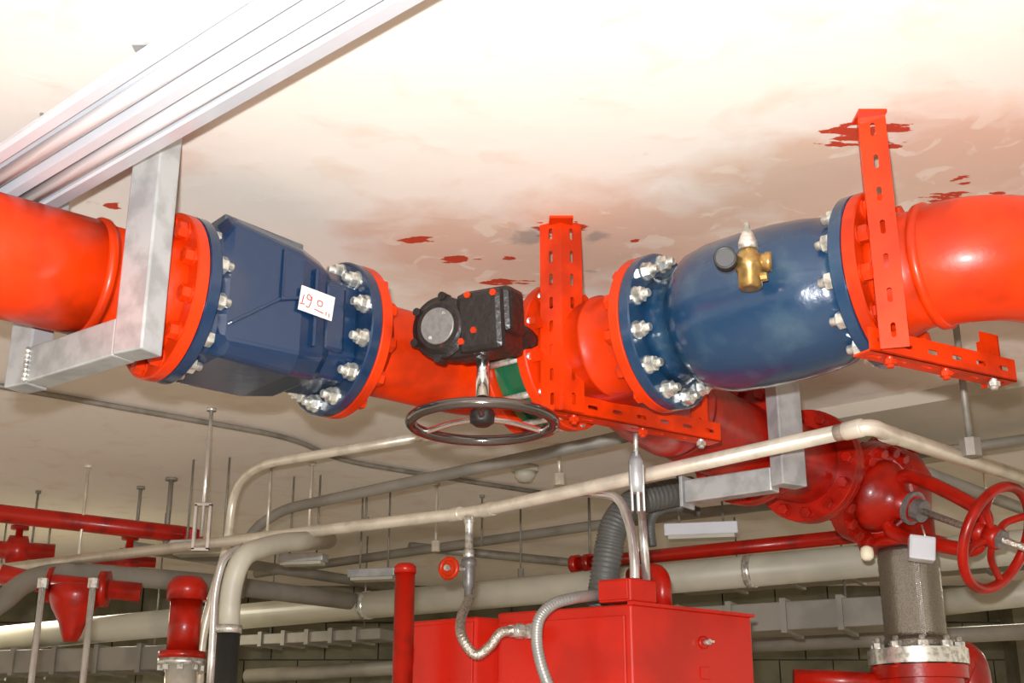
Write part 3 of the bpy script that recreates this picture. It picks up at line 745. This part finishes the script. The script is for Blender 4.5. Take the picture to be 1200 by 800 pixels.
def cabinet(name, C, Lp, Rp, zt_, zb_, label):
    """C near corner, Lp end of left face, Rp end of right face"""
    a = Vector((Lp.x - C.x, Lp.y - C.y, 0)); c = Vector((Rp.x - C.x, Rp.y - C.y, 0))
    ctr = Vector((C.x, C.y, (zt_ + zb_) / 2)) + (a + c) / 2
    t = thing(name, Vector((ctr.x, ctr.y, zb_)), label, 'cabinet')
    MB().box(ctr, a / 2, c / 2, Z * (zt_ - zb_) / 2).build('cabinet_body', REDB, t, bevel=.008)
    return t, a, c
h1 = hh(740, 707, .62); Lc = hh(583, 718, .62); Rc = hh(880, 722, .62)
t, a, c = cabinet('control_cabinet', h1, Lc, Rc, h1.z, .12, 'large red control cabinet, its two faces meeting at a sharp corner')
an = -c.normalized(); cn = a.normalized() * -1
u1 = a.normalized(); u2 = c.normalized()
MB().box(Vector((h1.x, h1.y, 0)) + a * .5 + Z * (h1.z - .6) - u2 * .004, a * .46, u2 * .006, Z * .56).build('door', REDB, t, bevel=.003)
MB().box(Vector((h1.x, h1.y, 0)) + c * .5 + Z * (h1.z + .002), (c * .5 + u2 * .006), a * .02, Z * .006).build('roof_lip', REDB, t)
MB().box(Vector((h1.x, h1.y, 0)) + Z * .06 + (a + c) / 2, a * .45, c * .45, Z * .06).build('plinth', BLK, t)
p = at(823, 753, 4.9); nrm = Vector((u2.y, -u2.x, 0)); nrm = nrm if nrm.y < 0 else -nrm
p = Vector((h1.x, h1.y, 0)) + c * .57 + Z * at(823, 752, 4.88).z
lk = MB().lathe(p, nrm, [(-.002, .024), (.006, .024), (.008, .018)], 20).build('lock', REDB, t, label='round lock with metal key cylinder')
MB().lathe(p, nrm, [(.006, .012), (.035, .011)], 12).box(p + nrm * .04, u2 * .012, Z * .004, nrm * .008).build('key_cylinder', STEEL, lk)
p = Vector((h1.x, h1.y, 0)) + c * .57 + Z * at(823, 788, 4.88).z
MB().box(p + nrm * .003, u2 * .022, Z * .022, nrm * .004).build('hasp', REDB, t, bevel=.002)
# junction box on top
z0 = h1.z; bt = at(740, 678.5, 4.72).z
jb = thing('junction_box', h1 + (u1 + u2) * .06, 'small red junction box on top of the large red cabinet, taking the bright conduits', 'box')
MB().box(Vector((h1.x, h1.y, (z0 + bt) / 2 + .006)) + u1 * .068 + u2 * .066, u1 * .066, u2 * .064, Z * ((bt - z0) / 2 - .004)).build('box_body', REDB, jb, bevel=.006)
MB().box(Vector((h1.x, h1.y, (z0 + bt) / 2 + .006)) + u1 * .068 - u2 * .002 + u2 * .002, u1 * .058, u2 * .006, Z * ((bt - z0) / 2 - .012)).build('cover', REDB, jb, bevel=.002)
e0 = at(777, 712, 5.0); e0.z = h1.z
t = thing('red_riser', e0, 'short dark red pipe elbow on the cabinet top, right of the small junction box', 'pipe')
MB().tube(rounded([Vector((e0.x, e0.y, h1.z + .006)), Vector((e0.x, e0.y, at(777, 668, 5.0).z)), Vector((e0.x - .10, e0.y + .15, at(777, 668, 5.0).z))], .07), .036, 20).build('pipe_barrel', RED2, t)
# left cabinet
c1_ = hh(558, 722, .60); l1_ = hh(480, 728, .60); r1_ = c1_ + u2 * .35
t, a2, c2_ = cabinet('small_cabinet', c1_, l1_, r1_, c1_.z, .12, 'smaller bright red cabinet between the red post and the large cabinet')
v1 = a2.normalized(); n1 = Vector((v1.y, -v1.x, 0)); n1 = n1 if n1.y < 0 else -n1
dr = MB().box(Vector((c1_.x, c1_.y, c1_.z - .56)) + a2 * .5 + n1 * .004, a2 * .47, n1 * .006, Z * .54).build('door', REDB, t, bevel=.003)
for z in (-.13, -.9):
    MB().lathe(Vector((c1_.x, c1_.y, c1_.z + z)) + a2 * .93 + n1 * .012, Z, [(-.03, .008), (.03, .008)], 10).build('hinge', REDB, dr)
MB().box(Vector((c1_.x, c1_.y, .06)) + (a2 + c2_) / 2, a2 * .45, c2_ * .45, Z * .06).build('plinth', BLK, t)

# conduits into junction box
jc = h1 + u1 * .05 + u2 * .05
run('bright_conduit', [at(655, 574, 4.9), at(690, 577, 4.86), at(722, 583, 4.82), at(737, 612, 4.78), at(743, 650, 4.76), Vector((at(743, 650, 4.76).x, 4.76, bt + .004))], .0185, CONDB, 'bright conduit curving over and down into the small junction box', 'conduit', smooth=True, n=16)
q = at(757, 655, 4.80)
run('bright_conduit', [at(749, 560, 4.86), Vector((q.x, 4.80, bt + .004))], .016, CONDB, 'straight bright conduit dropping into the small junction box', 'conduit', n=16)
corrugate('flexible_hose', [at(704, 708, 5.25), at(708, 680, 5.2), at(714, 640, 5.2), at(722, 612, 5.2), at(742, 590, 5.25), at(775, 580, 5.3), at(810, 574, 5.4)], .060, FLEXB, 'thick dark corrugated hose rising behind the small junction box', pitch=.026, amp=.12, n=20)
corrugate('thin_hose', [at(764, 640, 5.5), at(762, 612, 5.5), at(772, 598, 5.5), at(795, 594, 5.5), at(820, 600, 5.5)], .022, FLEXB, 'thin dark hose arching just right of the bright conduits', pitch=.02, amp=.08)
corrugate('flexible_conduit', [at(703, 697, 4.84), at(675, 700, 4.68), at(648, 708, 4.62), at(632, 725, 4.60), at(629, 750, 4.60), at(634, 778, 4.60), at(646, 815, 4.60), at(655, 860, 4.62)], .021, FLEX, 'grey flexible metal conduit looping down across the large cabinet', pitch=.012, amp=.10)

# ------------------------------------------------------------------ second pipe line and gate valve
t = thing('red_branch_pipe', P2[3], 'shade-darkened red pipe receding behind the large blue valve towards the gate valve', 'pipe')
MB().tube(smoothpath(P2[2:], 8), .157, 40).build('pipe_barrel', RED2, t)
def fl_at(p, d, name='flange', th=.035, r=.23, bolts=True, mm=RED2, parent=None):
    MB().steps(p, d, [(-th, .15), (-th, r - .003), (-th + .003, r), (-.003, r), (-.001, r - .003), (-.001, .15)], 48).build(name, mm, parent)
    MB().steps(p, d, [(.001, .15), (.001, r - .003), (.004, r), (th - .003, r), (th, r - .003), (th, .15)], 48).build(name, mm, parent)
    if bolts:
        x, y, z = frame(d)
        for k in range(12):
            a = k * PI / 6; inst('bolt', BOLT_RR, p + (x * math.cos(a) + y * math.sin(a)) * (r - .033), d, parent)
BOLT_RR = bolt_mesh('bolt', [RED2, RED2], .06, .06)
d2 = (P2[4] - P2[3]).normalized()
fl_at(P2[3] + d2 * .14, d2, parent=t)
fl_at(P2[3] + d2 * .62, d2, parent=t)
t = thing('gate_valve', Vector((1.60, 5.38, CZ + .93)), 'large red gate valve with bolted bonnet, yoke arms and handwheel on the right', 'valve')
BC = Vector((1.60, 5.38, CZ + 1.185))
RC = at(1022, 578, 5.22)                         # middle of the bonnet flange ring
WC = at(1168, 630, 4.80)                         # handwheel centre
sd = (WC - RC).normalized()
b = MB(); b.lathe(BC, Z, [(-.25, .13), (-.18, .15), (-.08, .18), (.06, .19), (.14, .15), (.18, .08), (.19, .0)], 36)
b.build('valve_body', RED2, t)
MB().tube([BC + Vector((-.02, .03, 0)), RC], .165, 36).build('bonnet_neck', RED2, t)
MB().steps(RC, sd, [(-.04, .16), (-.04, .215), (-.002, .215), (-.002, .12)], 48).build('bonnet_flange', RED2, t)
MB().steps(RC, sd, [(.0, .12), (.0, .215), (.035, .215), (.037, .16)], 48).build('bonnet_flange', RED2, t)
MB().lathe(RC, sd, [(.03, .155), (.06, .15), (.10, .125), (.13, .085), (.16, .06), (.22, .055)], 36).build('bonnet', RED2, t)
x, y, z = frame(sd)
for k in range(16):
    a = k * PI / 8; inst('bolt', BOLT_RR, RC + (x * math.cos(a) + y * math.sin(a)) * .188, sd, t)
# top side flange towards the pipe
tf = at(1048, 532, 5.35)
td = Vector((.35, -.35, .25)).normalized()
MB().lathe(tf, td, [(-.14, .07), (-.03, .08), (-.03, .115), (.02, .115), (.022, .07), (.03, .05)], 28).build('side_port', RED2, t)
x, y, z = frame(td)
for k in range(8):
    a = k * PI / 4; inst('bolt', BOLT_RR, tf + (x * math.cos(a) + y * math.sin(a)) * .09, td, t)
# yoke arms
x, y, z = frame(sd)
up = (Z - sd * Z.dot(sd)).normalized()
YE = WC - sd * .09
for s in (1, -1):
    MB().tube(smoothpath([RC + sd * .10 + up * .085 * s, RC + sd * .16 + up * .12 * s, RC + sd * .35 + up * .105 * s, YE + up * .075 * s, YE + sd * .03 + up * .03 * s], 6), .029, 14).build('yoke_arm', RED2, t)
MB().lathe(YE, sd, [(-.02, .045), (.05, .045)], 24).build('yoke_collar', RED2, t)
MB().tube([RC + sd * .2, WC + sd * .22], .014, 12).build('stem', BRAID, t, label='threaded bare metal stem')
MB().lathe(RC, sd, [(.20, .07), (.215, .07), (.22, .045), (.26, .045)], 16, False).build('gland', PLATE, t)
wl = MB().torus(WC, sd, .200, .020, 56, 12).build('handwheel', RED2, t)
for k in range(4):
    a = .6 + k * PI / 2; e = x * math.cos(a) + y * math.sin(a)
    MB().tube(smoothpath([WC + e * .03 - sd * .02, WC + e * .11 - sd * .035, WC + e * .195], 5), .014, 10).build('spoke', RED2, wl)
MB().lathe(WC, sd, [(-.04, .045), (.01, .045), (.015, .035)], 20).build('hub', RED2, wl)
MB().lathe(WC, sd, [(.012, .038), (.03, .038)], 6, False).build('hub_nut', PLATE, wl)
# bottom flange
xb, yb = 1.645, 5.32
MB().lathe(Vector((xb, yb, CZ + .925)), Z, [(0, .165), (.035, .165), (.05, .12), (.14, .12)], 36).build('bottom_flange', RED2, t)
tg = thing('tag_box', at(1080, 643, 4.98), 'small white square tag box clipped to the lower yoke arm of the gate valve', 'tag')
c = at(1080, 643, 4.98)
MB().box(c, Vector((.048, -.01, -.008)), Vector((.008, .04, 0)), Vector((.006, 0, .047))).build('box_body', WHITE, tg, bevel=.008)
MB().box(c + Vector((-.01, -.038, .0)), Vector((.038, -.008, -.006)), Vector((.0006, .003, 0)), Vector((.005, 0, .038))).build('front_face', WHITE, tg, bevel=.002)
MB().tube([c + Vector((.02, 0, .045)), c + Vector((.02, .03, .10))], .004, 8).build('clip', STEEL, tg)
b = MB().lathe(at(1016, 648, 5.15), Z, [(-.03, .012), (-.02, .025), (0, .028), (.02, .024), (.03, .01)], 12)
tag(b.build('cream_plug', CREAM), 'tiny cream plug on the underside of the red gate valve flange', 'plug')
# braided connector below
zt0, zb0 = CZ + .925, CZ + .515
t = thing('flexible_connector', (xb, yb, zb0), 'braided steel flexible connector standing below the red gate valve', 'pipe connector')
prof = [(zb0, .135), (zb0 + .03, .133), (zb0 + .05, .124)] + [(zb0 + .05 + k * (zt0 - zb0 - .08) / 20, .122 + .002 * (k % 2)) for k in range(21)] + [(zt0 - .02, .120), (zt0 - .001, .118)]
MB().lathe((xb, yb, 0), Z, prof, 48).build('braid', BRAIDW, t)
b = MB()
for k in range(44):                              # bright beads added in the shape of the highlight down the braid
    a = R(-93); zz = zt0 - .04 - k * (zt0 - zb0 - .07) / 44
    for s in (-.06, .0, .06):
        b.lathe((xb + .124 * math.cos(a + s), yb + .124 * math.sin(a + s), zz + s * .05), Z, [(-.003, .002), (0, .0045), (.003, .002)], 6)
b.build('highlight_beads', CHROME, t, label='bright beads shaped as the highlight on the braid')
MB().steps((xb, yb, zb0 - .03), Z, [(-.03, .10), (-.03, .198), (.03, .198), (.03, .10)], 48).build('flange', STEEL, t)
for k in range(10):
    a = k * PI / 5 + .15; inst('bolt', BOLT_SR, (xb + .165 * math.cos(a), yb + .165 * math.sin(a), zb0 - .035), Z, t)
t = thing('red_base_fitting', (xb, yb, CZ + .2), 'red round fitting under the braided connector with side elbow and pipe', 'pipe fitting')
MB().steps((xb, yb, zb0 - .065), -Z, [(0, .19), (.05, .19), (.052, .17), (.35, .17)], 48).build('body', RED2, t)
MB().tube(rounded([Vector((xb + .05, yb + .1, zb0 - .22)), Vector((xb + .25, yb + .16, zb0 + .03)), Vector((xb + .27, yb + .2, zb0 - .5))], .14), .09, 24).build('side_elbow', RED2, t)
MB().tube([Vector((xb - .05, yb, zb0 - .13)), at(930, 795, 5.35)], .04, 18).build('side_pipe', RED2, t)
